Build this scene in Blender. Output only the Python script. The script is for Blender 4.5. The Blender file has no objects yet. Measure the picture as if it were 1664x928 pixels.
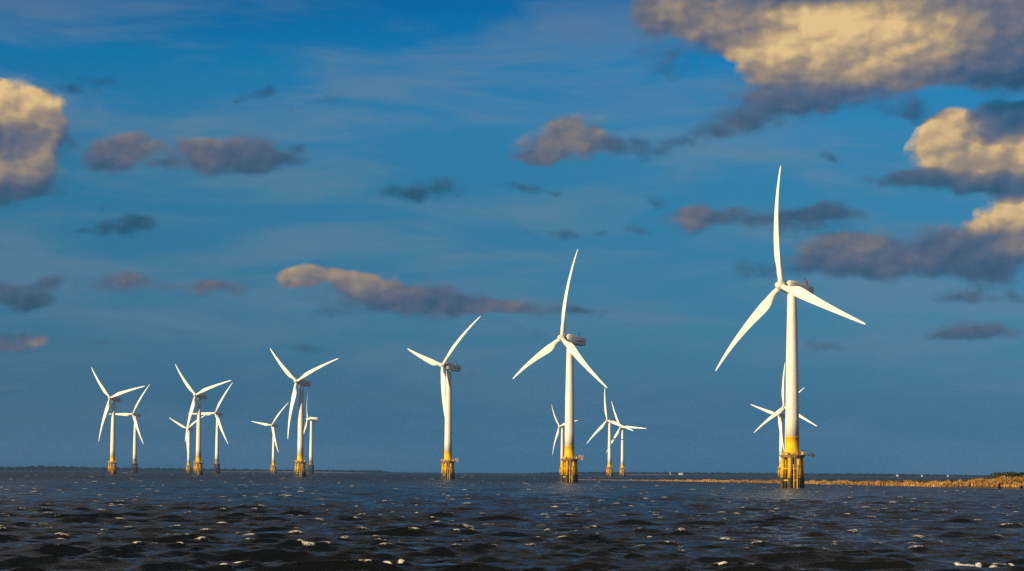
import bpy, bmesh, math, random
import numpy as np
from mathutils import Vector, Matrix
random.seed(7); rng = np.random.default_rng(11)
sc = bpy.context.scene
COL = sc.collection
R = math.radians

HAZE = 3.5e-5
# ------------------------------------------------------------------ camera
F_PX, CX, CY = 4000.0, 832.0, 464.0          # focal length and centre, in photo pixels
CAM_H, HOR = 4.5, 767.0
ROLL, PITCH = R(.4), math.atan((HOR - CY) / F_PX)
cam = bpy.data.cameras.new('camera'); cam.sensor_width = 36; cam.lens = F_PX / 1664 * 36
cam.clip_start = .5; cam.clip_end = 60000
co = bpy.data.objects.new('camera', cam); COL.objects.link(co); sc.camera = co
_f = Vector((0, math.cos(PITCH), math.sin(PITCH))); _r = Vector((1, 0, 0)); _u = _r.cross(_f)
cr, sr = math.cos(ROLL), math.sin(ROLL)
_rr = _r * cr + _u * sr; _uu = _u * cr - _r * sr
co.matrix_world = Matrix(((_rr.x, _uu.x, -_f.x, 0), (_rr.y, _uu.y, -_f.y, 0), (_rr.z, _uu.z, -_f.z, CAM_H), (0, 0, 0, 1)))

def ray(px, py):
    a, b = px - CX, py - CY
    x, y = a * cr + b * sr, -a * sr + b * cr
    return (_f * F_PX + _r * x - _u * y).normalized()
def sea_point(px, py):                        # where the line of sight meets the water
    d = ray(px, py); t = CAM_H / -d.z
    return d.x * t, d.y * t
def at_range(px, py, dist):                   # point at ground range dist on that line of sight
    d = ray(px, py); t = dist / math.hypot(d.x, d.y)
    return Vector((d.x * t, d.y * t, CAM_H + d.z * t))

# ------------------------------------------------------------------ light
SUN_AZ, SUN_EL = R(52), R(15)                 # azimuth: from behind the camera towards its left
to_sun = Vector((-math.sin(SUN_AZ) * math.cos(SUN_EL), -math.cos(SUN_AZ) * math.cos(SUN_EL), math.sin(SUN_EL)))
sl = bpy.data.lights.new('sun', 'SUN'); sl.energy = 5.0; sl.angle = R(.5); sl.color = (1, .785, .44)
so = bpy.data.objects.new('sun', sl); COL.objects.link(so)
so.rotation_euler = to_sun.to_track_quat('Z', 'Y').to_euler()

# ------------------------------------------------------------------ node helper
class G:
    def __init__(s, tree): s.t = tree; s.n = tree.nodes; s.l = tree.links
    def new(s, kind, **kw):
        n = s.n.new(kind)
        for k, v in kw.items(): setattr(n, k, v)
        return n
    def put(s, sock, v):
        if isinstance(v, bpy.types.NodeSocket): s.l.new(v, sock)
        else: sock.default_value = v
    def m(s, op, a, b=None, c=None, clamp=False):
        n = s.new('ShaderNodeMath', operation=op, use_clamp=clamp)
        for i, v in enumerate((a, b, c)):
            if v is not None: s.put(n.inputs[i], v)
        return n.outputs[0]
    def v(s, op, a, b=None, c=None):
        n = s.new('ShaderNodeVectorMath', operation=op)
        for i, x in enumerate((a, b, c)):
            if x is not None: s.put(n.inputs[i], x)
        return n.outputs['Value'] if op in ('LENGTH', 'DOT_PRODUCT', 'DISTANCE') else n.outputs[0]
    def noise(s, vec, scale, detail=4, rough=.55, dist=0, out='Fac', dim='3D', lac=2.0):
        n = s.new('ShaderNodeTexNoise', noise_dimensions=dim)
        s.put(n.inputs['Vector'], vec); n.inputs['Scale'].default_value = scale; n.inputs['Detail'].default_value = detail
        n.inputs['Roughness'].default_value = rough; n.inputs['Distortion'].default_value = dist; n.inputs['Lacunarity'].default_value = lac
        return n.outputs[out]
    def ramp(s, fac, stops, mode='LINEAR'):
        n = s.new('ShaderNodeValToRGB'); r = n.color_ramp; r.interpolation = mode
        while len(r.elements) < len(stops): r.elements.new(.5)
        for e, (p, c) in zip(r.elements, stops):
            e.position = p; e.color = (*c, 1) if len(c) == 3 else c
        s.put(n.inputs[0], fac); return n.outputs[0]
    def rng(s, v, a, b, c=0., d=1., smooth=False):
        n = s.new('ShaderNodeMapRange', interpolation_type='SMOOTHSTEP' if smooth else 'LINEAR')
        for i, x in enumerate((v, a, b, c, d)): s.put(n.inputs[i], x)
        return n.outputs[0]
    def mix(s, fac, a, b, blend='MIX'):
        n = s.new('ShaderNodeMix', data_type='RGBA', blend_type=blend)
        s.put(n.inputs[0], fac); s.put(n.inputs[6], a); s.put(n.inputs[7], b)
        return n.outputs[2]

# ------------------------------------------------------------------ sky: Nishita air, high thin cloud, broken cumulus
CLOUDS = [  # photo x, y of the bearing, half width, half height, amount, sunlit share
 (1330,70,130,52,1.2,1.0),(1440,55,130,48,1.2,.97),(1260,102,70,28,1,.95),(1560,75,90,45,1,.72),
 (1110,20,80,30,.9,.62),(1055,18,40,36,.6,.42),(1180,50,60,40,.8,.56),(1225,30,60,40,1,.52),(1250,-8,130,22,1,.38),(1560,5,130,36,1,.45),
 (1645,70,62,90,1.1,.32),(1600,120,110,24,.9,.27),(1400,124,180,20,.9,.6),(1330,148,120,18,.75,.38),(1270,175,80,26,.9,.28),
 (1200,200,70,20,.8,.3),(1155,212,40,12,.6,.15),(1330,162,90,22,.9,.25),(1480,172,50,24,.38,.1),(1095,92,50,36,.42,.25),
 (1570,238,72,44,1.1,.9),(1640,245,60,44,1.1,.88),(1545,215,40,28,.8,.85),(1640,197,55,22,1.7,.02),(1592,217,32,11,1.3,.02),
 (1560,291,110,17,1,.2),(1640,297,60,22,1.2,.12),(1478,287,50,14,.7,.25),
 (1648,350,46,34,1.2,.95),(1602,366,30,12,.8,.8),(1650,405,40,13,1,.72),(1500,412,175,34,.88,.34),(1350,422,75,30,.78,.37),
 (1620,422,80,42,1,.28),(1450,444,140,15,.65,.22),(1380,402,50,16,.7,.46),(1560,396,70,22,.8,.3),(1250,440,50,17,.42,.1),(1440,430,60,12,.6,.5),
 (1150,355,70,19,.9,.32),(1290,355,100,18,.9,.25),(1342,345,60,13,.7,.15),(1130,352,40,13,.5,.5),(1320,377,60,11,.42,.12),
 (922,237,74,24,1,.56),(942,210,35,16,.8,.5),(868,255,50,10,.85,.32),(990,236,32,14,.6,.2),(1040,229,50,18,.42,.05),(1060,250,30,12,.4,.05),(1110,230,25,16,.38,.05),
 (685,303,60,20,.6,.03),(650,316,35,13,.48,.03),(845,303,42,8,.52,.08),(905,310,15,7,.48,.08),(915,385,45,9,.52,.06),(975,372,25,7,.42,.06),
 (1070,322,16,8,.4,.08),(1030,370,18,9,.4,.15),(1357,258,22,9,.5,.1),(1470,187,38,16,.42,.12),
 (20,182,54,42,1.25,.92),(58,198,38,44,1.05,.8),(15,266,46,40,1.1,.78),(45,268,44,36,.8,.45),(72,214,28,30,.6,.45),(8,226,44,20,1.6,.08),
 (62,300,40,18,.42,.15),(8,312,40,16,1,.08),(105,225,25,30,.42,.1),
 (115,145,36,8,.56,.05),(155,130,20,11,.52,.05),
 (196,252,58,30,.9,.38),(202,243,40,20,.7,.5),(165,270,35,17,.7,.25),(335,252,70,29,1.0,.42),(315,238,30,18,.6,.55),(400,255,80,29,1,.28),
 (440,270,50,15,.8,.2),(272,272,26,8,.5,.3),(490,245,18,12,.38,.08),
 (205,368,60,15,.68,.04),(235,357,25,10,.5,.04),(130,373,14,6,.46,.05),(178,342,10,8,.44,.05),
 (430,154,20,11,.58,.04),(388,160,16,10,.48,.06),(515,167,42,6,.42,.15),(458,179,12,7,.42,.1),
 (208,458,62,14,.9,.40),(352,460,60,13,.85,.38),(345,458,20,8,.4,.55),(85,460,40,11,.5,.2),(18,476,62,22,.9,.16),(45,490,40,10,.8,.15),
 (15,562,40,13,.7,.4),(60,553,20,9,.6,.6),(30,545,40,9,.48,.3),(150,563,20,7,.38,.2),
 (535,455,72,17,.95,.64),(487,454,32,16,.8,.62),(600,457,60,19,.8,.55),(660,472,70,22,.85,.4),(730,482,70,19,.85,.27),(640,488,120,15,.8,.24),
 (700,505,90,14,.75,.32),(840,497,90,17,.8,.38),(800,500,60,11,.5,.42),(940,500,45,10,.56,.12),(535,505,30,8,.46,.12),(487,561,35,7,.46,.15),(870,540,40,13,.34,.15),
 (1567,483,40,12,.8,.22),(1650,480,40,13,.7,.15),(1600,538,75,14,.85,.3),(1570,546,50,9,.6,.2),(1340,557,55,11,.62,.25),(765,607,30,8,.34,.35),
]
world = bpy.data.worlds.new('World'); sc.world = world; world.use_nodes = True
g = G(world.node_tree); g.n.clear()
sky = g.new('ShaderNodeTexSky', sky_type='NISHITA', sun_disc=False)
sky.sun_elevation = SUN_EL
sky.sun_rotation = math.atan2(to_sun.x, to_sun.y)
sky.altitude = 0; sky.air_density = 1.0; sky.dust_density = .6; sky.ozone_density = 3.0
tc = g.new('ShaderNodeTexCoord')
dirv = tc.outputs['Generated']
sep = g.new('ShaderNodeSeparateXYZ'); g.l.new(dirv, sep.inputs[0])
az = g.m('MULTIPLY', g.m('ARCTAN2', sep.outputs[0], sep.outputs[1]), 4.0)      # thousandths of f
el = g.m('MULTIPLY', g.m('ARCSINE', sep.outputs[2]), 4.0)
def angles(px, py):
    d = ray(px, py); return math.atan2(d.x, d.y) * 4, math.asin(d.z) * 4
cmb = g.new('ShaderNodeCombineXYZ'); g.l.new(az, cmb.inputs[0]); g.l.new(el, cmb.inputs[1])
P = cmb.outputs[0]
# polarised, deep blue air: grade the Nishita sky with elevation
grade = g.ramp(g.rng(el, 0, 1.0), [(.0, (.07, .35, .95)), (.03, (.07, .345, .92)), (.117, (.105, .325, .74)), (.207, (.130, .375, .69)), (.366, (.115, .425, .69)), (.466, (.105, .475, .71)), (.565, (.12, .53, .80)), (.665, (.03, .53, .86)), (.755, (.010, .42, .76)), (.85, (.05, .38, .66)), (1, (.16, .42, .60))])
SKYC = g.mix(1.0, sky.outputs[0], grade, 'MULTIPLY')
# thin stretched veil
Pst = g.v('MULTIPLY', P, (1.0, 5.0, 1.0))
veil = g.noise(Pst, 2.2, 5, .58, .5)
veil = g.m('MULTIPLY', g.rng(veil, .40, .68, 0, 1, True), g.rng(el, .05, .4, .35, 1))
veil = g.m('MULTIPLY', veil, g.rng(el, .72, .85, .5, 0))
# warped position
wn = g.noise(P, 10.0, 2, .5, 0, 'Color')
W = g.v('MULTIPLY_ADD', g.v('SUBTRACT', wn, (.5, .5, .5)), (.10, .048, 0), P)
Fsum = 0.0; Lsum = 0.0; Vsum = 0.0
for (x, y, rx, ry, a, lit) in CLOUDS:
    u, v = angles(x, y)
    if a < .65: a *= 1.14
    sx, sy = 1000 / (rx * 1.45), 1000 / (ry * 1.45)
    d = g.v('LENGTH', g.v('MULTIPLY_ADD', W, (sx, sy, 0), (-u * sx, -v * sy, 0)))
    w = g.m('MULTIPLY_ADD', d, -a, a)
    w = g.m('MAXIMUM', w, 0.0)
    Fsum = g.m('ADD', w, Fsum)
    Lsum = g.m('MULTIPLY_ADD', w, lit, Lsum)
    Vsum = g.m('MULTIPLY_ADD', w, v, Vsum)
Fm = g.m('MAXIMUM', Fsum, 1e-3)
L = g.m('DIVIDE', Lsum, Fm)
sepw = g.new('ShaderNodeSeparateXYZ'); g.l.new(W, sepw.inputs[0])
topness = g.rng(g.m('SUBTRACT', sepw.outputs[1], g.m('DIVIDE', Vsum, Fm)), -.03, .03, -1, 1)      # cloud tops face the low sun, bases do not
Pn = g.v('MULTIPLY', P, (1.0, 1.35, 1.0))
wob = g.noise(Pn, 26.0, 3, .55, 0, 'Color')
Pw = g.v('MULTIPLY_ADD', g.v('SUBTRACT', wob, (.5, .5, .5)), (.030, .030, 0), Pn)
def puff(vec, scale, det):                    # cauliflower billows: rounded cells, several sizes
    n = g.new('ShaderNodeTexVoronoi', voronoi_dimensions='2D', feature='SMOOTH_F1')
    g.put(n.inputs['Vector'], vec); n.inputs['Scale'].default_value = scale; n.inputs['Smoothness'].default_value = .35
    n.inputs['Detail'].default_value = det; n.inputs['Roughness'].default_value = .5; n.normalize = True
    return g.m('SUBTRACT', .62, n.outputs['Distance'])
SUNSTEP = (-.010, .013, 0)
b1 = puff(Pw, 15.0, 2.0)
b2 = puff(g.v('ADD', Pw, SUNSTEP), 15.0, 2.0)
n1 = g.noise(Pn, 13.0, 6, .55)
n3 = g.noise(Pn, 5.5, 3, .5)
n4 = g.noise(Pw, 30.0, 4, .55)
dens = g.m('ADD', Fsum, g.m('MULTIPLY', g.m('SUBTRACT', n1, .5), .85))
dens = g.m('ADD', dens, g.m('MULTIPLY', g.m('SUBTRACT', n3, .5), .45))
dens = g.m('ADD', dens, g.m('MULTIPLY', g.m('SUBTRACT', b1, .2), .40))
dens = g.m('ADD', dens, g.m('MULTIPLY', g.m('SUBTRACT', n4, .5), g.rng(L, .15, .6, 1.0, .5)))
dens = g.m('MINIMUM', dens, g.m('MULTIPLY', Fsum, 6.0))
crisp = g.rng(L, .3, .85, .92, .48)           # sunlit heaps have firm edges, shaded ones are ragged and soft
alpha = g.rng(dens, .10, crisp, 0, 1, True)
relief = g.m('MULTIPLY', g.m('SUBTRACT', b1, b2), 1.5)
relief = g.m('ADD', relief, g.m('MULTIPLY', g.m('SUBTRACT', b1, .25), .35))
Ls = g.m('MULTIPLY_ADD', g.m('SUBTRACT', n1, .5), .09, g.m('MULTIPLY', L, .92))
Ls = g.m('ADD', Ls, g.m('MULTIPLY', relief, g.rng(L, 0, .7, .2, .44)))
Ls = g.m('ADD', Ls, g.m('MULTIPLY_ADD', topness, .12, g.m('MULTIPLY', g.m('SUBTRACT', n3, .5), .2)), clamp=True)
ccol = g.ramp(Ls, [(0, (.012, .052, .10)), (.2, (.050, .088, .155)), (.36, (.10, .118, .178)), (.52, (.185, .17, .182)), (.72, (.36, .27, .19)), (.88, (.62, .43, .215)), (1, (.80, .56, .26))])
amt = g.m('MULTIPLY', alpha, g.rng(L, 0, .6, .74, .95))
# pale cloud cover added over the unseen rest of the sky for neutral fill
gn = g.noise(g.v('DIVIDE', dirv, g.m('ADD', g.m('MAXIMUM', sep.outputs[2], 0.0), .18)), 1.3, 5, .6)
gout = g.m('MAXIMUM', g.rng(g.m('ABSOLUTE', az), 1.0, 1.5), g.rng(el, .95, 1.5))
gout = g.m('MAXIMUM', gout, g.rng(sep.outputs[1], .2, 0.0))
gamt = g.m('MULTIPLY', g.m('MULTIPLY', g.rng(gn, .46, .60, 0, .85, True), gout), g.rng(sep.outputs[2], 0, .08))
bg = g.new('ShaderNodeBackground'); bg.inputs[1].default_value = .076
base = g.mix(g.m('MULTIPLY', veil, .85), SKYC, (1.75, 2.4, 3.1, 1))
cc10 = g.v('SCALE', ccol); cc10.node.inputs['Scale'].default_value = 10.0
g.l.new(g.mix(gamt, g.mix(amt, base, cc10), (4.4, 3.8, 3.3, 1)), bg.inputs[0])
wo = g.new('ShaderNodeOutputWorld'); g.l.new(bg.outputs[0], wo.inputs[0])
world.cycles.sampling_method = 'MANUAL'; world.cycles.sample_map_resolution = 512

# ------------------------------------------------------------------ materials
def material(name, color, rough=.5, var=.0, scale=1.0, spec=.5, streak=None, metallic=0.):
    m = bpy.data.materials.new(name); m.use_nodes = True
    q = G(m.node_tree); b = q.n['Principled BSDF']
    b.inputs['Roughness'].default_value = rough; b.inputs['Specular IOR Level'].default_value = spec; b.inputs['Metallic'].default_value = metallic
    t = q.new('ShaderNodeTexCoord').outputs['Object']
    n = q.noise(t, scale, 5, .6)
    c0 = tuple(c * (1 - var) for c in color); c1 = tuple(min(1, c * (1 + var)) for c in color)
    col = q.ramp(n, [(.3, c0), (.7, c1)])
    if streak:                                    # run-off stains, longer than wide
        scol, amt_, svec = streak
        s = q.noise(q.v('MULTIPLY', t, svec), 1.0, 5, .65)
        col = q.mix(q.m('MULTIPLY', q.rng(s, .5, .72), amt_), col, (*scol, 1))
    q.l.new(col, b.inputs['Base Color'])
    return m
M_WHITE = material('white_paint', (.78, .74, .66), .42, .04, .35, streak=((.42, .38, .30), .35, (1.6, 1.6, .05)))
M_BLADE = material('blade_gelcoat', (.80, .77, .70), .38, .03, .3)
M_GREY = material('grey_nacelle', (.78, .75, .71), .5, .06, .5, streak=((.3, .29, .27), .4, (.9, .9, .3)))
M_YEL = material('yellow_paint', (.82, .47, .003), .62, .06, .5, spec=.2, streak=((.45, .22, .02), .4, (1.6, 1.6, .18)))
M_PILE = material('weathered_yellow_pile', (.72, .40, .006), .7, .15, .8, spec=.2, streak=((.16, .07, .02), .8, (1.2, 1.2, .3)))
M_RUST = material('rusty_brown_paint', (.30, .19, .07), .7, .3, .9, streak=((.10, .045, .02), .8, (1.4, 1.4, .3)))
M_TIDE = material('dark_tidal_growth', (.055, .036, .017), .8, .4, 1.5)
M_DARKPILE = material('dark_rusty_pile', (.055, .032, .022), .8, .4, 1.0)
M_DECK = material('deck_steel', (.20, .11, .035), .7, .3, 1.0)
M_RAIL = material('railing_paint', (.66, .40, .08), .5, .1, 1.0)
M_DARK = material('dark_equipment', (.035, .03, .03), .6, .3, 1.0)
M_RED = material('red_lamp_housing', (.30, .05, .035), .5, .2, 1.0)
M_PALE = material('pale_equipment', (.62, .58, .52), .5, .1, 1.0)

# ------------------------------------------------------------------ mesh helper
class MB:
    def __init__(s): s.V = []; s.F = []; s.S = []
    def ring_tube(s, rings, caps=True, smooth=True):
        b = len(s.V); n = len(rings[0])
        for r in rings: s.V += [tuple(p) for p in r]
        for i in range(len(rings) - 1):
            for k in range(n):
                s.F.append((b + i*n + k, b + i*n + (k+1) % n, b + (i+1)*n + (k+1) % n, b + (i+1)*n + k)); s.S.append(smooth)
        if caps:
            s.F.append(tuple(b + k for k in reversed(range(n)))); s.S.append(False)
            s.F.append(tuple(b + (len(rings)-1)*n + k for k in range(n))); s.S.append(False)
        return s
    def tube(s, p0, p1, r0, r1=None, n=12, smooth=True):
        p0, p1 = Vector(p0), Vector(p1); r1 = r0 if r1 is None else r1
        z = (p1 - p0).normalized(); x = z.orthogonal().normalized(); y = z.cross(x)
        c = [(math.cos(2*math.pi*k/n), math.sin(2*math.pi*k/n)) for k in range(n)]
        return s.ring_tube([[p0 + (x*a + y*b)*r0 for a, b in c], [p1 + (x*a + y*b)*r1 for a, b in c]], True, smooth)
    def lathe(s, prof, n=32, caps=True, smooth=True):
        return s.ring_tube([[(r*math.cos(2*math.pi*k/n), r*math.sin(2*math.pi*k/n), z) for k in range(n)] for r, z in prof], caps, smooth)
    def hoop(s, R0, z, r, n=28, m=6):
        b = len(s.V)
        for i in range(n):
            a = 2*math.pi*i/n
            for k in range(m):
                t = 2*math.pi*k/m
                s.V.append(((R0 + r*math.cos(t))*math.cos(a), (R0 + r*math.cos(t))*math.sin(a), z + r*math.sin(t)))
        for i in range(n):
            for k in range(m):
                s.F.append((b+i*m+k, b+((i+1) % n)*m+k, b+((i+1) % n)*m+(k+1) % m, b+i*m+(k+1) % m)); s.S.append(True)
        return s
    def box(s, c, h, rz=0.):
        b = len(s.V); ca, sa = math.cos(rz), math.sin(rz)
        for sz in (-1, 1):
            for x, y in ((-1, -1), (1, -1), (1, 1), (-1, 1)):
                X, Y = x*h[0], y*h[1]
                s.V.append((c[0] + X*ca - Y*sa, c[1] + X*sa + Y*ca, c[2] + sz*h[2]))
        for f in ((3, 2, 1, 0), (4, 5, 6, 7), (0, 1, 5, 4), (1, 2, 6, 5), (2, 3, 7, 6), (3, 0, 4, 7)):
            s.F.append(tuple(b + i for i in f)); s.S.append(False)
        return s
    def mesh(s, name, mat):
        me = bpy.data.meshes.new(name); me.from_pydata(s.V, [], s.F); me.polygons.foreach_set('use_smooth', s.S)
        me.materials.append(mat); me.update(); return me
def link(name, me, parent=None, loc=(0, 0, 0), rot=None):
    o = bpy.data.objects.new(name, me); COL.objects.link(o); o.location = loc
    if rot is not None: o.rotation_euler = rot
    if parent is not None: o.parent = parent
    return o
def tag(o, label, cat, group=None):
    o['label'] = label; o['category'] = cat
    if group: o['group'] = group
    return o
def structure(o): o['kind'] = 'structure'; return o

# ------------------------------------------------------------------ wind turbine parts (z = 0 at the water)
DECK_Z, BAND_TOP, HUB_Z, OVER, TILT, BLADE_R = 10.3, 16.0, 64.0, 4.5, R(6.3), 40.0
tower_me = MB().lathe([(2.12, 0), (2.10, 6), (1.99, 20), (1.72, 33), (1.45, 45.0), (1.40, 45.9)], 40).hoop(1.975, 21.5, .05, 40).hoop(1.70, 34.0, .05, 40).mesh('tower', M_WHITE)   # stretched to each hub height
def band_mesh(m): return MB().lathe([(2.22, DECK_Z + .1), (2.22, DECK_Z + 1.3), (2.17, DECK_Z + 1.32), (2.15, BAND_TOP - .12), (2.2, BAND_TOP - .1), (2.2, BAND_TOP + .02)], 40).mesh('yellow_band', m)
def deck_mesh(m):
    b = MB().lathe([(3.6, DECK_Z - .75), (3.75, DECK_Z - .7), (3.75, DECK_Z - .22), (4.05, DECK_Z - .2), (4.05, DECK_Z + .03)], 36, smooth=False)
    return b.mesh('platform', m)
def rail_mesh(m):
    b = MB()
    for z in (.45, .85, 1.25): b.hoop(3.98, DECK_Z + z, .045)
    for k in range(18):
        a = 2*math.pi*k/18 + .1; b.tube((3.98*math.cos(a), 3.98*math.sin(a), DECK_Z), (3.98*math.cos(a), 3.98*math.sin(a), DECK_Z + 1.28), .05, n=6)
    # toe board, lockers and hatch frames standing on the deck
    for k, (a, w, h) in enumerate(((-2.3, .55, .9), (-1.15, .45, .7), (-.25, .5, 1.05), (2.2, .6, .8))):
        b.box((3.2*math.cos(a), 3.2*math.sin(a), DECK_Z + .03 + h/2), (w, .28, h/2), a + math.pi/2)
    return b.mesh('railing', m)
NP = 6
def pile_xy(k): a = 2*math.pi*k/NP + R(10); return math.cos(a), math.sin(a)
def pile_mesh(m):                                # raked pile leaning along +x at its foot
    return MB().tube((3.18, 0, 3.3), (2.85, 0, DECK_Z - .72), .60, n=20).mesh('pile', m)
def foot_mesh(m): return MB().tube((3.42, 0, -4), (3.175, 0, 3.34), .66, n=20).mesh('pile_foot', m)
def brace_mesh(m):
    b = MB(); pts = [Vector((3.02*pile_xy(k)[0], 3.02*pile_xy(k)[1], 0)) for k in range(NP)]
    for k in range(NP): b.tube(pts[k], pts[(k+1) % NP], .25, n=10)
    return b.mesh('brace_ring', m)
cable_me = MB().tube((-.1, -1.9, -3), (-.1, -1.9, 6.0), .42, n=14).mesh('cable_tube', M_DARK)
cabin_me = MB().lathe([(.5, 3.6), (.58, 3.7), (.58, 5.4), (.45, 5.9), (.25, 6.1)], 14, smooth=False).mesh('cable_box', M_DARK)
def landing_mesh(m):                              # boat landing: two fenders and a ladder
    b = MB()
    for s in (-.55, .55):
        b.tube((4.1, s, -2), (4.1, s, 7.4), .17, n=10)
        for z in (1.2, 4.2, 7.2): b.tube((3.0, s, z + .2), (4.1, s, z), .11, n=8)
    for s in (-.22, .22): b.tube((3.85, s, 0), (3.85, s, DECK_Z + 1.2), .05, n=6)
    for k in range(34): b.tube((3.85, -.22, .4 + k*.3), (3.85, .22, .4 + k*.3), .028, n=5)
    return b.mesh('boat_landing', m)
def crane_mesh():
    b = MB().tube((3.6, 0, DECK_Z + .03), (3.6, 0, DECK_Z + 1.7), .13, n=10).tube((3.55, 0, DECK_Z + .25), (5.5, 0, DECK_Z - .05), .07, n=8)
    return b.mesh('davit_crane', M_DARK)
def hoist_mesh():
    b = MB().ring_tube([[(5.05, y, -.1 + DECK_Z) for y in (-.01, .01)] + [(5.05, .01, DECK_Z + .02), (5.05, -.01, DECK_Z + .02)],
                        [(5.3, -.45, DECK_Z - .5), (5.3, .45, DECK_Z - .5), (5.3, .45, DECK_Z + .5), (5.3, -.45, DECK_Z + .5)],
                        [(6.2, -.5, DECK_Z - .55), (6.2, .5, DECK_Z - .55), (6.2, .5, DECK_Z + .65), (6.2, -.5, DECK_Z + .65)],
                        [(7.0, -.35, DECK_Z - .4), (7.0, .35, DECK_Z - .4), (7.0, .35, DECK_Z + .05), (7.0, -.35, DECK_Z + .05)]], smooth=False)
    b.tube((5.3, .1, DECK_Z + .4), (5.15, .1, DECK_Z + 1.9), .05, n=6).tube((5.2, .1, DECK_Z + 1.5), (6.3, .1, DECK_Z + .6), .04, n=6)
    return b.mesh('hoist', M_DARK)
def extension_mesh():
    b = MB().box((5.0, 0, DECK_Z - .1), (1.15, .9, .07))
    for x in (4.2, 5.1, 6.1):
        for y in (-.88, .88): b.tube((x, y, DECK_Z - .05), (x, y, DECK_Z + 1.75), .06, n=6)
    for z in (.5, 1.1, 1.7):
        for y in (-.88, .88): b.tube((4.0, y, DECK_Z + z), (6.1, y, DECK_Z + z), .05, n=6)
        b.tube((6.1, -.88, DECK_Z + z), (6.1, .88, DECK_Z + z), .05, n=6)
    b.box((5.5, 0, DECK_Z + .55), (.35, .4, .55))
    return b.mesh('platform_extension', M_RAIL)

# rotor-head frame: origin at the blade centre, +X points downwind along the shaft, +Z up, the shaft already level
def sup(hw, hh, x, zc, n=36, e=.28):
    out = []
    for k in range(n):
        t = 2*math.pi*k/n; c, s = math.cos(t), math.sin(t)
        out.append((x, hw*math.copysign(abs(c)**e, c), zc + hh*math.copysign(abs(s)**e, s)))
    return out
nacelle_me = MB().ring_tube([sup(1.15, 1.2, 1.5, 0, e=.9), sup(1.45, 1.55, 1.75, .05, e=.6), sup(1.7, 1.95, 2.5, .15), sup(1.8, 2.08, 4.2, .12), sup(1.8, 1.98, 7.0, -.02),
                             sup(1.78, 1.84, 10.0, -.12), sup(1.7, 1.7, 11.9, -.16), sup(1.5, 1.45, 12.3, -.16)]).mesh('nacelle', M_GREY)
collar_me = MB().ring_tube([[(x, r*math.cos(2*math.pi*k/28), r*math.sin(2*math.pi*k/28)) for k in range(28)] for x, r in ((.9, 1.25), (1.7, 1.22))]).mesh('shaft_collar', M_DARK)
vent_me = MB().box((8.6, -1.80, -.35), (1.9, .03, .14)).mesh('vent_strip', M_DARK)
cool_me = MB().box((10.0, 0, 1.82), (1.3, 1.0, .2)).mesh('roof_hatch', M_PALE)
mast_me = MB().tube((9.2, -.3, 1.9), (9.2, -.3, 4.0), .08, n=6).tube((8.8, -.3, 3.5), (9.6, -.3, 3.5), .06, n=6).tube((9.2, -.8, 3.7), (9.2, .2, 3.7), .06, n=6).mesh('weather_mast', M_DARK)
lamp_me = MB().tube((10.3, .1, 2.0), (10.3, .1, 2.75), .55, .45, n=12).tube((10.3, .1, 2.75), (10.3, .1, 3.5), .4, .15, n=12).mesh('warning_light', M_RED)
spin_me = MB().ring_tube([[(x, r*math.cos(2*math.pi*k/32), r*math.sin(2*math.pi*k/32)) for k in range(32)] for x, r in
                          ((-2.35, .05), (-2.28, .35), (-2.0, .72), (-1.5, 1.08), (-.8, 1.36), (0, 1.48), (.7, 1.45), (1.0, 1.35))]).mesh('hub', M_BLADE)
def blade_mesh():                                # along +Z; leading edge towards -Y seen from upwind (-X) turning clockwise
    st = [0, .02, .045, .075, .11, .15, .19, .24, .3, .37, .45, .53, .61, .69, .77, .85, .91, .955, .985, 1.0]
    ch = np.interp(st, [0, .045, .11, .16, .2, .25, .35, .5, .7, .85, .95, .985, 1], [1.75, 1.75, 2.35, 3.1, 3.45, 3.4, 2.95, 2.3, 1.55, 1.05, .68, .42, .12])
    th = np.interp(st, [0, .045, .11, .2, .35, .6, 1], [1, 1, .72, .36, .24, .19, .16])
    tw = np.interp(st, [0, .1, .2, .35, .55, .8, 1], [17, 16, 12, 7, 3.5, 1.2, 0])
    rings = []; n = 22
    for i, s in enumerate(st):
        z = 1.0 + s*(BLADE_R - 1.0); c = ch[i]; ang = R(tw[i] + 2.0); rd = min(1, max(0, (s - .045)/.12)); rd = rd*rd*(3 - 2*rd)
        ax = -1.25*4*s*(1 - s) + 1.75*s*s            # coned into the wind, bent back by it towards the tip
        pts = []
        for k in range(n):
            t = 2*math.pi*k/n
            x_ = .5*(1 - math.cos(t))                # 0 leading edge, 1 trailing edge
            side = 1 if t < math.pi else -1
            yt = 5*(.2969*math.sqrt(max(x_, 0)) - .126*x_ - .3516*x_**2 + .2843*x_**3 - .1015*x_**4)*th[i]
            ca, ta = (x_ - .29)*c, side*yt*c*(.62 if side < 0 else 1.05)
            cc, tt = -.5*math.cos(t)*c, .5*math.sin(t)*c
            a = cc + (ca - cc)*rd; b = tt + (ta - tt)*rd
            # chord direction: +Y is the trailing side; thickness along X
            Y = a*math.cos(ang) - b*math.sin(ang); X = a*math.sin(ang) + b*math.cos(ang)
            pts.append((X + ax, Y, z))
        rings.append(pts)
    return MB().ring_tube(rings).mesh('blade', M_BLADE)
blade_me = blade_mesh()
KIT = {}
for kind, (mb, mp, mf, md, mr) in {'yellow': (M_YEL, M_PILE, M_TIDE, M_DECK, M_RAIL), 'rusty': (M_RUST, M_DARKPILE, M_TIDE, M_DARKPILE, M_DARK)}.items():
    KIT[kind] = dict(band=band_mesh(mb), deck=deck_mesh(md), rail=rail_mesh(mr), pile=pile_mesh(mp), foot=foot_mesh(mf), brace=brace_mesh(mp), landing=landing_mesh(mp))
crane_me, hoist_me, ext_me = crane_mesh(), hoist_mesh(), extension_mesh()

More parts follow.
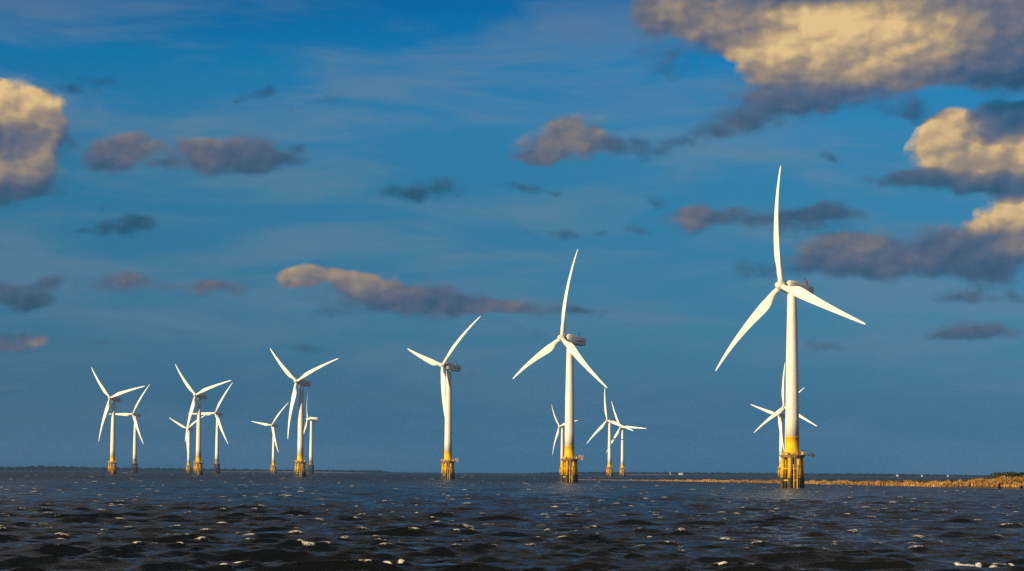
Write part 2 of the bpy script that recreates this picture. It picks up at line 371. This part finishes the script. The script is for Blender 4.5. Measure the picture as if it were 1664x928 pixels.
TURBINES = [   # x, y, yaw, rotor angle, hub height, base kind, extra, label
 (87.5,766.9,54.8,100.0,62.9,'yellow','crane','nearest and tallest wind turbine, before the reed spit, dark hoist hung beside its platform'),
 (25.7,1081.1,53.5,85.2,63.3,'yellow','cage','second tallest wind turbine, lower right blade touching the tip of a far turbine behind it'),
 (-35.7,1404.1,51.5,43.4,64.7,'yellow','cage','wind turbine standing alone mid sea with one blade hanging down along its tower'),
 (-143.5,1682.6,41.3,22.4,65.0,'yellow','','large turbine between a small yellow based turbine and a small dark based one'),
 (-320.8,3336.5,35.5,51.4,65.3,'yellow','','small far turbine on yellow base, blade tip almost touching a larger lower blade'),
 (-232.8,2876.2,71.1,1.1,64.2,'rusty','','dark based far turbine seen almost edge on, half hidden behind a larger tower'),
 (-349.4,2165.1,34.6,14.8,66.8,'yellow','arm','yellow based turbine of the leftmost pair, standing out in front of a dark based one'),
 (-429.6,2819.3,34.7,59.2,67.5,'rusty','','dark rusty based turbine of the leftmost pair, one blade level behind its neighbour tower'),
 (-258.6,2042.7,38.0,17.3,66.2,'yellow','arm','middle and largest turbine of the crowded left trio whose blades all overlap'),
 (-472.7,3622.3,28.4,34.7,64.5,'yellow','','smallest turbine of the crowded left trio, its yellow base tucked against the larger base'),
 (-326.2,2739.6,31.0,60.3,67.3,'rusty','','dark rusty based turbine of the crowded left trio, one blade level across the middle tower'),
 (67.4,3236.0,57.2,11.3,64.4,'yellow','','far turbine peeping out left behind the second tallest tower, narrow slanted upper blade'),
 (113.3,2830.2,40.9,102.2,64.2,'yellow','','front one of two small turbines with crossing blades beside the second tallest tower'),
 (147.6,3261.4,36.1,117.5,64.4,'yellow','','rear one of the two small turbines with crossing blades, its right blade lying almost level'),
 (241.1,2152.7,43.9,94.3,62.9,'yellow','','turbine whose own tower hides behind the nearest tower, one blade standing straight up'),
 (273.4,2493.1,43.3,43.4,64.2,'yellow','','small turbine just left behind the nearest tower, one blade hanging down its slim tower'),
]
for (x, y, psi, th, hz, kind, extra, label) in TURBINES:
    K = KIT[kind]
    t = bpy.data.objects.new('wind_turbine', None); COL.objects.link(t); t.location = (x, y, 0); t.empty_display_size = 5
    tag(t, label, 'wind turbine', 'wind turbines standing in the sea')
    face = math.atan2(-y, -x)                        # towards the camera
    tw = link('tower', tower_me, t, (0, 0, BAND_TOP)); tw.scale = (1, 1, (hz - 2.1 - BAND_TOP) / 45.9)
    bd = link('yellow_band' if kind == 'yellow' else 'rusty_band', K['band'], t)
    if kind != 'yellow': bd['label'] = 'rust brown band at the foot of the tower'
    d = link('platform', K['deck'], t); link('railing', K['rail'], d)
    for k in range(NP):
        a = 2*math.pi*k/NP + R(10)
        p = link('pile', K['pile'], t, rot=(0, 0, a)); link('pile_foot', K['foot'], p)
    for z in (6.1, 2.5): link('brace_ring', K['brace'], t, (0, 0, z))
    cb = link('cable_tube', cable_me, t); link('cable_box', cabin_me, cb, (-.1, -1.9, 0))
    link('boat_landing', K['landing'], t, rot=(0, 0, R(-82)))
    if extra == 'crane':
        c = link('davit_crane', crane_me, t, rot=(0, 0, R(-8))); link('hoist', hoist_me, c)
    elif extra == 'cage': link('platform_extension', ext_me, t, rot=(0, 0, R(-6)))
    elif extra == 'arm': link('davit_crane', crane_me, t, rot=(0, 0, R(-8)))
    # head: yaw so that local +X points downwind
    ps = R(psi)
    Xd = Vector((math.sin(ps)*math.cos(TILT), math.cos(ps)*math.cos(TILT), -math.sin(TILT)))
    Y = Vector((0, 0, 1)).cross(Xd).normalized(); Z = Xd.cross(Y)
    B = Matrix((Xd, Y, Z)).transposed()
    hub_loc = Vector((-OVER*math.sin(ps), -OVER*math.cos(ps), hz))
    na = link('nacelle', nacelle_me, t, hub_loc, B.to_euler())
    for nm, me in (('shaft_collar', collar_me), ('vent_strip', vent_me), ('roof_hatch', cool_me), ('weather_mast', mast_me), ('warning_light', lamp_me)):
        if nm != 'warning_light' or extra == 'crane': link(nm, me, na)
    link('hub', spin_me, t, hub_loc, B.to_euler())
    for k in range(3):
        ta = R(th) + k*2*math.pi/3
        # image-right in the rotor plane is -Y of the head frame (seen from upwind)
        rad = -Y*math.cos(ta) + Z*math.sin(ta)
        trail = Xd.cross(rad) * -1
        Bb = Matrix((Xd, rad.cross(Xd), rad)).transposed()
        link('blade', blade_me, t, hub_loc, Bb.to_euler())

# ------------------------------------------------------------------ sea
def build_sea():
    r0, r1 = 70.0, 9000.0
    rows = [r0]
    while rows[-1] < r1: rows.append(rows[-1]*1.0016 + .02)
    rr = np.array(rows); nr = len(rr)
    aa = np.radians(np.linspace(-14.5, 14.5, 780)); na = len(aa)
    Rr, Aa = np.meshgrid(rr, aa, indexing='ij')
    X0 = (Rr*np.sin(Aa)).astype(np.float32); Y0 = (Rr*np.cos(Aa)).astype(np.float32)
    dr = np.gradient(rr)[:, None]; da = (rr*(aa[1] - aa[0]))[:, None]
    dx = np.zeros_like(X0); dy = np.zeros_like(X0); dz = np.zeros_like(X0)
    jxx = np.zeros_like(X0); jyy = np.zeros_like(X0); jxy = np.zeros_like(X0)
    NW = 110
    lam = np.exp(np.linspace(np.log(13), np.log(.5), NW))*rng.uniform(.94, 1.06, NW)
    wd0 = R(-80)                                    # waves run towards the viewer and to the right
    ang = wd0 + rng.normal(0, 1, NW)*np.interp(np.log(lam), [np.log(.5), np.log(13)], [.50, .22])
    slope = np.interp(np.log(lam), np.log([.5, 1.2, 2.5, 5, 8, 13]), [.080, .086, .070, .033, .018, .008])
    ph = rng.uniform(0, 2*np.pi, NW)
    # gusts: patches of livelier water
    gust = 1 + .22*np.sin(X0/37 + 1.3*np.sin(Y0/61)) * np.sin(Y0/53 + .7 + np.sin(X0/71))
    for i in range(NW):
        k = 2*np.pi/lam[i]; cx_, cy_ = np.cos(ang[i]), np.sin(ang[i])
        wl = np.clip((lam[i]/np.maximum(np.minimum(dr/max(.25, abs(cy_)), 1e9), da/max(.25, abs(cx_))) - 2.2)/2, 0, 1)
        live = np.nonzero(wl[:, 0] > 0)[0]
        if len(live) == 0: continue
        e = live[-1] + 1
        A = slope[i]/k
        phs = (k*(cx_*X0[:e] + cy_*Y0[:e]) + ph[i]).astype(np.float32)
        a = (A*wl[:e]*gust[:e]).astype(np.float32)
        s, c = np.sin(phs), np.cos(phs)
        dz[:e] += a*c; dx[:e] -= .9*a*cx_*s; dy[:e] -= .9*a*cy_*s
        q = .9*a*k*c
        jxx[:e] -= q*cx_*cx_; jyy[:e] -= q*cy_*cy_; jxy[:e] -= q*cx_*cy_
    jac = (1 + jxx)*(1 + jyy) - jxy*jxy
    foam = np.clip((.06 - jac)/.4, 0, 1)
    crest = np.clip((dz - .3)/.3, 0, 1)
    foam = foam*(.05 + .95*crest)*.75
    # breakers running in near the shore, and crests that have just broken
    for (px, py, w, l, h) in ((598, 923, 2.6, .36, .17), (1552, 922, 2.2, .36, .18), (1640, 922, 2.6, .36, .17), (1652, 857, 1.8, .25, .08), (400, 924, 2.0, .35, .15), (1190, 924, 2.2, .35, .15),
                              (1090, 875, .9, .18, .09), (132, 885, .7, .18, .09), (80, 850, .4, .25, .12), (25, 891, .8, .18, .09), (1312, 800, 4, 2.5, .1), (1287, 794.5, 4, 1.6, .12), (926, 785, 4.5, 2.5, .12), (727, 780, 4.5, 4, .12), (202, 768.6, 5, 22, .8), (752, 769.4, 4, 20, .6)):
        x, y = sea_point(px, py); r = math.hypot(x, y); a_ = math.atan2(x, y)
        u = (Aa - a_)*r; v = Rr - r
        wob = .5*np.sin(u*1.7 + px) + .25*np.sin(u*4.1 + px*2)
        lump = .62 + .38*np.sin(u*2.6 + px)*np.sin(u*6.3 + .4*px + 1.1*v)
        b = np.exp(-(u/w)**2 - ((v + wob)/l)**2)*lump
        dz += (h*b).astype(np.float32); foam = np.maximum(foam, np.clip((b - .1)*2.2, 0, 1))
    # scattered whitecaps out to the horizon
    n_caps = 1050
    cr_ = 1/(1/4200 + (1/140 - 1/4200)*rng.uniform(0, 1, n_caps)**2.1); ca_ = rng.uniform(aa[0], aa[-1], n_caps)
    for r, a_ in zip(cr_, ca_):
        s = rng.uniform(.25, 1.0)**1.6
        i0, i1 = np.searchsorted(rr, [r - 2.5, r + 2.5]); jc = int(np.clip(np.searchsorted(aa, a_), 0, na - 1))
        if i1 > i0 + 1: r = float(rr[i0 + int(np.argmax(dz[i0:i1, jc]))])       # caps break on the wave crests
        w = (.13 + .42*s)*(1 + r/800); l = (.08 + .12*s)*(1 + r/250)
        i0, i1 = np.searchsorted(rr, [r - 3*l, r + 3*l]); j0, j1 = np.searchsorted(aa, [a_ - 2.5*w/r, a_ + 2.5*w/r])
        if i1 <= i0 or j1 <= j0: continue
        u = (Aa[i0:i1, j0:j1] - a_)*r; v = Rr[i0:i1, j0:j1] - r
        sk = rng.uniform(-.25, .25)
        b = np.exp(-(u/w)**2 - ((v + sk*u)/l)**2)
        dz[i0:i1, j0:j1] += (b*(.04 + .08*s)*(1 + r/600)).astype(np.float32)
        foam[i0:i1, j0:j1] = np.maximum(foam[i0:i1, j0:j1], np.clip(b*(1.3 + .45*min(1, r/500)) - .25, 0, .72 + .2*min(1, r/600))*rng.uniform(.65, 1))
    co_ = np.stack([X0 + dx, Y0 + dy, dz], -1).reshape(-1, 3).astype(np.float32)
    idx = np.arange(nr*na, dtype=np.int32).reshape(nr, na)
    q = np.stack([idx[:-1, :-1], idx[:-1, 1:], idx[1:, 1:], idx[1:, :-1]], -1).reshape(-1, 4)
    me = bpy.data.meshes.new('sea'); me.vertices.add(nr*na); me.vertices.foreach_set('co', co_.ravel())
    nf = len(q); me.loops.add(nf*4); me.loops.foreach_set('vertex_index', q.ravel()); me.polygons.add(nf)
    me.polygons.foreach_set('loop_start', np.arange(0, nf*4, 4, dtype=np.int32))
    me.polygons.foreach_set('use_smooth', np.ones(nf, bool))
    me.update(calc_edges=True)
    at = me.attributes.new('foam', 'FLOAT', 'POINT'); at.data.foreach_set('value', foam.ravel().astype(np.float32))
    return me
def sea_material():
    m = bpy.data.materials.new('sea_water'); m.use_nodes = True; q = G(m.node_tree); b = q.n['Principled BSDF']
    geo = q.new('ShaderNodeNewGeometry').outputs['Position']
    att = q.new('ShaderNodeAttribute', attribute_name='foam').outputs['Fac']
    dist = q.v('LENGTH', geo)
    silt = q.noise(q.v('MULTIPLY', geo, (.02, .006, .02)), 1.0, 4, .6)
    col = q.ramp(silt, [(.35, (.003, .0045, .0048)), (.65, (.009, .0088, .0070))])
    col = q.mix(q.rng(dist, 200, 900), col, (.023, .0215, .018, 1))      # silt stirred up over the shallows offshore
    fn = q.noise(q.v('MULTIPLY', geo, (1.0, 1.0, 1.0)), 4.5, 6, .75)
    fmask = q.rng(q.m('ADD', att, q.m('MULTIPLY', q.m('SUBTRACT', fn, .5), 1.5)), .38, .7, 0, 1, True)
    fmask = q.m('MULTIPLY', fmask, q.rng(att, .02, .16))
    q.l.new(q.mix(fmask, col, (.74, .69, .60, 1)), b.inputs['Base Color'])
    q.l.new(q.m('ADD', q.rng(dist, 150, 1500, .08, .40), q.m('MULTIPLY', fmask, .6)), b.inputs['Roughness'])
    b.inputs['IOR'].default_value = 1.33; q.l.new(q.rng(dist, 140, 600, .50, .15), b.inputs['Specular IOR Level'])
    # ripples, and beyond the mesh's own waves the chop of the open water
    rip = q.noise(q.v('MULTIPLY', geo, (.8, 1.8, 1.0)), 2.4, 5, .6)
    chop = q.noise(q.v('MULTIPLY', geo, (.20, .22, .2)), 1.0, 5, .65)
    bu = q.new('ShaderNodeBump'); bu.inputs['Strength'].default_value = 1.0; bu.inputs['Distance'].default_value = .08
    q.l.new(rip, bu.inputs['Height'])
    bu2 = q.new('ShaderNodeBump'); q.l.new(q.rng(dist, 200, 1200, 0, .9), bu2.inputs['Strength']); bu2.inputs['Distance'].default_value = 1.6
    q.l.new(chop, bu2.inputs['Height']); q.l.new(bu.outputs[0], bu2.inputs['Normal'])
    q.l.new(bu2.outputs[0], b.inputs['Normal'])
    return m
M_SEA = sea_material()
sm = build_sea(); sm.materials.append(M_SEA)
structure(link('sea', sm))
ob = MB()
n = 96; ob.V = [(12000*math.cos(2*math.pi*k/n), 12000*math.sin(2*math.pi*k/n), -1.6) for k in range(n)]; ob.F = [tuple(range(n))]; ob.S = [False]
structure(link('open_water', ob.mesh('open_water', M_SEA)))

# ------------------------------------------------------------------ reed spit on the right
FRONT = [(925, 779.6), (1000, 780.6), (1100, 782.3), (1240, 785), (1330, 787), (1400, 788.6), (1470, 790.3), (1560, 792.8), (1620, 794.4), (1668, 795.4), (1760, 797.6), (1900, 800.5)]
fx = np.array([p[0] for p in FRONT], float)
fr = np.array([math.hypot(*sea_point(*p)) for p in FRONT]); fa = np.array([math.atan2(*sea_point(*p)) for p in FRONT])
H_PX = [925, 1050, 1240, 1480, 1560, 1600, 1640, 1700, 1900]
H_Z = [.15, .3, .45, .6, 1.0, 2.1, 3.1, 3.5, 3.8]
D_Z = [25, 60, 80, 110, 120, 130, 140, 150, 160]
def land_height(px, s):                              # s: 0 waterline .. 1 back
    h = np.interp(px, H_PX, H_Z)
    return h*math.sin(min(1, s*2.2)*math.pi/2)*(1 - max(0, s - .75)*3.6)
def land_point(px, s):
    r = np.interp(px, fx, fr) + s*np.interp(px, H_PX, D_Z); a = np.interp(px, fx, fa)
    wob = 2.5*math.sin(px*.11) + 1.5*math.sin(px*.31 + 1)
    return Vector(((r + wob)*math.sin(a), (r + wob)*math.cos(a), max(land_height(px, s), np.interp(px, [1520, 1570], [0, .75]) if s < .3 else 0)))
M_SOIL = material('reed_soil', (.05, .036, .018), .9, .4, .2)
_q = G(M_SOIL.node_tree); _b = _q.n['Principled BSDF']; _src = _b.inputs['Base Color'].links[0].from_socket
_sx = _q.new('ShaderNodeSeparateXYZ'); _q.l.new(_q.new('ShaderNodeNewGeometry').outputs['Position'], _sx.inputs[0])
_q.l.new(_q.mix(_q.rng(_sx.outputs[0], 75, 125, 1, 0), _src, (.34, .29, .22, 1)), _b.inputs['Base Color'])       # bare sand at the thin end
b = MB(); NX, NS = 240, 12
for i in range(NX + 1):
    px = 925 + (1900 - 925)*i/NX
    for j in range(-1, NS + 1):
        p = land_point(px, max(0, j)/NS)
        if j < 0: p = land_point(px, 0) + Vector((-p.x, -p.y, 0)).normalized()*.5; p.z = -2.0
        elif j == 0: p.z = np.interp(px, [1520, 1570], [0, .75])
        elif 0 < j < NS: p.z += random.uniform(-.12, .12)
        b.V.append(tuple(p))
w = NS + 2
for i in range(NX):
    for j in range(w - 1):
        b.F.append((i*w + j, (i+1)*w + j, (i+1)*w + j + 1, i*w + j + 1)); b.S.append(True)
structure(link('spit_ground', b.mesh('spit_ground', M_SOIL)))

def leaf_material(name, lo, mid, hi, rough=.8):
    m = bpy.data.materials.new(name); m.use_nodes = True; q = G(m.node_tree); bs = q.n['Principled BSDF']
    a = q.new('ShaderNodeAttribute', attribute_name='tint').outputs['Fac']
    q.l.new(q.ramp(a, [(0, lo), (.5, mid), (1, hi)]), bs.inputs['Base Color']); bs.inputs['Roughness'].default_value = rough
    bs.inputs['Specular IOR Level'].default_value = .2
    return m
M_REED = leaf_material('dry_reed', (.13, .065, .018), (.33, .165, .036), (.52, .32, .095))
M_SHRUB = leaf_material('dark_shrub_leaf', (.018, .024, .008), (.040, .045, .012), (.075, .070, .020))
def tuft_mesh(name, tufts, mat, blades, wid, lean):
    V = []; F_ = []; T = []
    for (p, h) in tufts:
        t0 = min(1, max(0, .5 + .28*math.sin(p.x*.11 + p.y*.05) + random.gauss(0, .24)))
        for _ in range(blades):
            a = random.uniform(0, 2*math.pi); wv = Vector((math.cos(a), math.sin(a), 0))*wid*random.uniform(.5, 1.2)
            o = Vector((random.gauss(0, .35), random.gauss(0, .35), 0)); l = Vector((random.gauss(.25, .2), random.gauss(0, .2), 0))*lean*h
            hh = h*random.uniform(.65, 1.1); q0 = p + o - Vector((0, 0, .1)); i = len(V)
            V += [tuple(q0 - wv*.4), tuple(q0 + wv*.4), tuple(q0 + l*.4 + wv*.6 + Vector((0, 0, hh*.6))), tuple(q0 + l + Vector((0, 0, hh))), tuple(q0 + l*.4 - wv*.6 + Vector((0, 0, hh*.6)))]
            F_.append((i, i+1, i+2, i+3, i+4)); T += [min(1, max(0, t0*.7 + random.random()*.3))]*5
    me = bpy.data.meshes.new(name); me.from_pydata(V, [], F_); me.materials.append(mat)
    at = me.attributes.new('tint', 'FLOAT', 'POINT'); at.data.foreach_set('value', T); return me
tufts = []
for _ in range(15000):
    px = 900 + 1000*random.random()**.8; s = random.random()**1.5*.72
    if px < 925: continue
    if px < 1130 and random.random() > .04 + .4*max(0, (px - 1040)/90): continue
    hh = np.interp(px, [925, 1030, 1120, 1400, 1560, 1640, 1900], [.3, .5, 1.05, 1.6, 1.8, 1.7, 1.7])*(.72 + .22*math.sin(px*.23 + 2*math.sin(px*.057)) + .12*math.sin(px*.71))*random.uniform(.55, 1.2)
    if s > .5: hh *= .7
    tufts.append((land_point(px, s), hh))
rd = link('reed_bed', tuft_mesh('reed_bed', tufts, M_REED, 5, .34, .5)); rd['kind'] = 'stuff'

def bush_mesh(rad, hgt, n):
    V = []; F_ = []; T = []
    lobes = [(Vector((random.uniform(-.6, .6)*rad, random.uniform(-.6, .6)*rad, random.uniform(.35, .75)*hgt)), random.uniform(.35, .6)*rad) for _ in range(7)]
    for _ in range(n):
        c, r = random.choice(lobes); d = Vector((random.gauss(0, 1), random.gauss(0, 1), random.gauss(.2, 1))).normalized()
        p = c + Vector((d.x*r, d.y*r, d.z*r*hgt/rad*.6))*random.uniform(.7, 1.05)
        if p.z < 0: p.z = random.uniform(0, .3)
        x = d.orthogonal().normalized(); y = d.cross(x); a = random.uniform(0, 6.28); sz = random.uniform(.12, .3)
        e1 = (x*math.cos(a) + y*math.sin(a))*sz; e2 = (y*math.cos(a) - x*math.sin(a))*sz*.6; i = len(V)
        V += [tuple(p - e1), tuple(p + e2), tuple(p + e1), tuple(p - e2)]; F_.append((i, i+1, i+2, i+3)); T += [random.random()]*4
    me = bpy.data.meshes.new('shrub'); me.from_pydata(V, [], F_); me.materials.append(M_SHRUB)
    at = me.attributes.new('tint', 'FLOAT', 'POINT'); at.data.foreach_set('value', T); return me
for (px, s, rad, hgt, label) in ((1622, .42, 3.0, 2.9, 'dark green shrub first from the left on the crest of the reed dune'),
                                 (1639, .5, 3.4, 2.8, 'dark green shrub in the middle of the dune crest, between two others'),
                                 (1656, .45, 3.4, 2.7, 'dark green shrub cut by the right edge of the picture on the dune crest'),
                                 (1675, .5, 3.4, 2.8, 'dark green shrub farthest along the dune crest beyond the others')):
    o = link('shrub', bush_mesh(rad, hgt, 1500), None, land_point(px, s)); tag(o, label, 'shrub', 'shrubs on the reed dune')
low = []
for _ in range(2600):
    px = random.uniform(1130, 1900); s = random.uniform(.7, .98)
    low.append((land_point(px, s), np.interp(px, [1130, 1380, 1500, 1900], [.2, 1.2, 1.9, 2.1])*random.uniform(.6, 1.1)))
lo = link('low_scrub', tuft_mesh('low_scrub', low, M_SHRUB, 6, .6, .3)); lo['kind'] = 'stuff'

# ------------------------------------------------------------------ far shore: low land with woodland, pale houses
M_WOOD = material('far_woodland', (.010, .016, .013), .95, .4, .02, spec=.1)
M_SAND = material('pale_beach', (.24, .20, .15), .9, .2, .01)
FAR = 6400.0
def far_h(px):
    base = np.interp(px, [-300, 0, 30, 60, 110, 160, 260, 400, 560, 615, 640, 860, 900, 1000, 1100, 1300, 1420, 1500, 1620, 2000],
                         [7, 8.5, 9.5, 13.5, 12, 10, 9, 7.5, 7, 7, 1.8, 1.4, 5.5, 7, 7.5, 7, 7.5, 6.5, 5, 6])
    return base*.88
b = MB(); NX = 1400; prof = ((0, .05), (12, .75), (40, 1.0), (90, .95), (200, .8), (420, 0.0))
for i in range(NX + 1):
    px = -400 + 2500*i/NX
    a = math.atan2(*[at_range(px, 766, 1000)[k] for k in (0, 1)])
    nz = 1 + .10*math.sin(px*.43 + 2*math.sin(px*.071)) + .08*math.sin(px*1.31 + 1)
    for j, (dd, k) in enumerate(prof):
        h = far_h(px)*k*nz*random.uniform(.88, 1.12) - (.6 if k == 0 else 0)
        r = FAR + dd + 60*math.sin(px*.013)
        b.V.append((r*math.sin(a), r*math.cos(a), h))
w = len(prof)
for i in range(NX):
    for j in range(w - 1): b.F.append((i*w + j, (i+1)*w + j, (i+1)*w + j + 1, i*w + j + 1)); b.S.append(False)
fw = link('far_woodland', b.mesh('far_woodland', M_WOOD)); fw['kind'] = 'stuff'
b = MB()
for (p0, p1, h) in ((330, 600, 1.5), (420, 560, 2.2), (1000, 1110, 1.2)):
    n_ = 60; s0 = len(b.V)
    for i in range(n_ + 1):
        px = p0 + (p1 - p0)*i/n_; d = at_range(px, 766, 1000); a = math.atan2(d.x, d.y); tp = math.sin(math.pi*i/n_)**.5
        for (dd, z) in ((-60, -.3), (-40, h*.5*tp), (-8, h*tp*random.uniform(.7, 1.1)), (30, -.3)):
            r = FAR + dd - (30 if p0 == 420 else 0) + 60*math.sin(px*.013); b.V.append((r*math.sin(a), r*math.cos(a), z))
    for i in range(n_):
        for j in range(3): b.F.append((s0 + i*4 + j, s0 + (i+1)*4 + j, s0 + (i+1)*4 + j + 1, s0 + i*4 + j + 1)); b.S.append(False)
structure(link('beach', b.mesh('beach', M_SAND)))
M_HWALL = material('pale_render', (.50, .48, .45), .8, .05, .1); M_HROOF = material('slate_roof', (.30, .29, .29), .8, .1, .1)
def house(px, wd, hw, label, cat='house', roofh=2.0):
    d = at_range(px, 766, FAR - 90); a = math.atan2(d.x, d.y)
    t = bpy.data.objects.new('pale_house' if cat == 'house' else 'lookout_tower', None); COL.objects.link(t)
    t.location = (d.x, d.y, 0); t.rotation_euler = (0, 0, -a)
    tag(t, label, cat, 'pale houses on the far shore' if cat == 'house' else None)
    dp = min(wd, 4.5)
    link('wall', MB().box((0, 0, hw/2 - .5), (wd, dp, hw/2 + .5)).mesh('wall', M_HWALL), t)
    r = MB(); z0, z1 = hw + .003, hw + roofh
    r.V = [(-wd-.3, -dp-.3, z0), (wd+.3, -dp-.3, z0), (wd+.3, dp+.3, z0), (-wd-.3, dp+.3, z0), (-wd*.9, 0, z1), (wd*.9, 0, z1)]
    r.F = [(0, 1, 5, 4), (2, 3, 4, 5), (1, 2, 5), (3, 0, 4), (3, 2, 1, 0)]; r.S = [False]*5
    link('roof', r.mesh('roof', M_HROOF), t)
house(1106, 5.5, 3.6, 'long low white house on the far shore near the thin end of the reed spit')
house(1089, .9, 5.5, 'narrow white lookout tower standing just left of the long low white house', 'tower', 1.2)
for px, wd, hw, lab in ((1458, 2.6, 3.6, 'pale house leftmost of three in the row beyond the golden reeds'),
                        (1498, 2.0, 3.6, 'pale house in the middle of the row of three beyond the golden reeds'),
                        (1540, 1.8, 3.4, 'pale house last on the right of the row of three beyond the reeds')):
    house(px, wd, hw, lab, roofh=1.4)
house(446, 3.2, 6, 'small pale house on the sandy stretch of the far left shore')

# ------------------------------------------------------------------ sea air: far things fade to blue
hz_ = MB().box((0, 0, 62), (13500, 13500, 68)).mesh('haze', bpy.data.materials.new('haze_air'))
hm = hz_.materials[0]; hm.use_nodes = True; hm.node_tree.nodes.clear(); q = G(hm.node_tree)
pv = q.new('ShaderNodeVolumePrincipled'); pv.inputs['Color'].default_value = (.20, .44, .95, 1); pv.inputs['Density'].default_value = HAZE; pv.inputs['Anisotropy'].default_value = 0
om = q.new('ShaderNodeOutputMaterial'); q.l.new(pv.outputs[0], om.inputs['Volume'])
ho = link('haze', hz_); ho['kind'] = 'stuff'

# ------------------------------------------------------------------ view
sc.render.engine = 'CYCLES'
sc.view_settings.view_transform = 'Standard'; sc.view_settings.look = 'None'; sc.view_settings.exposure = .4; sc.view_settings.gamma = 1
sc.cycles.volume_bounces = 0; sc.cycles.max_bounces = 5; sc.cycles.diffuse_bounces = 2; sc.cycles.glossy_bounces = 3
sc.cycles.use_denoising = False; sc.cycles.sample_clamp_direct = 4; sc.cycles.sample_clamp_indirect = 3
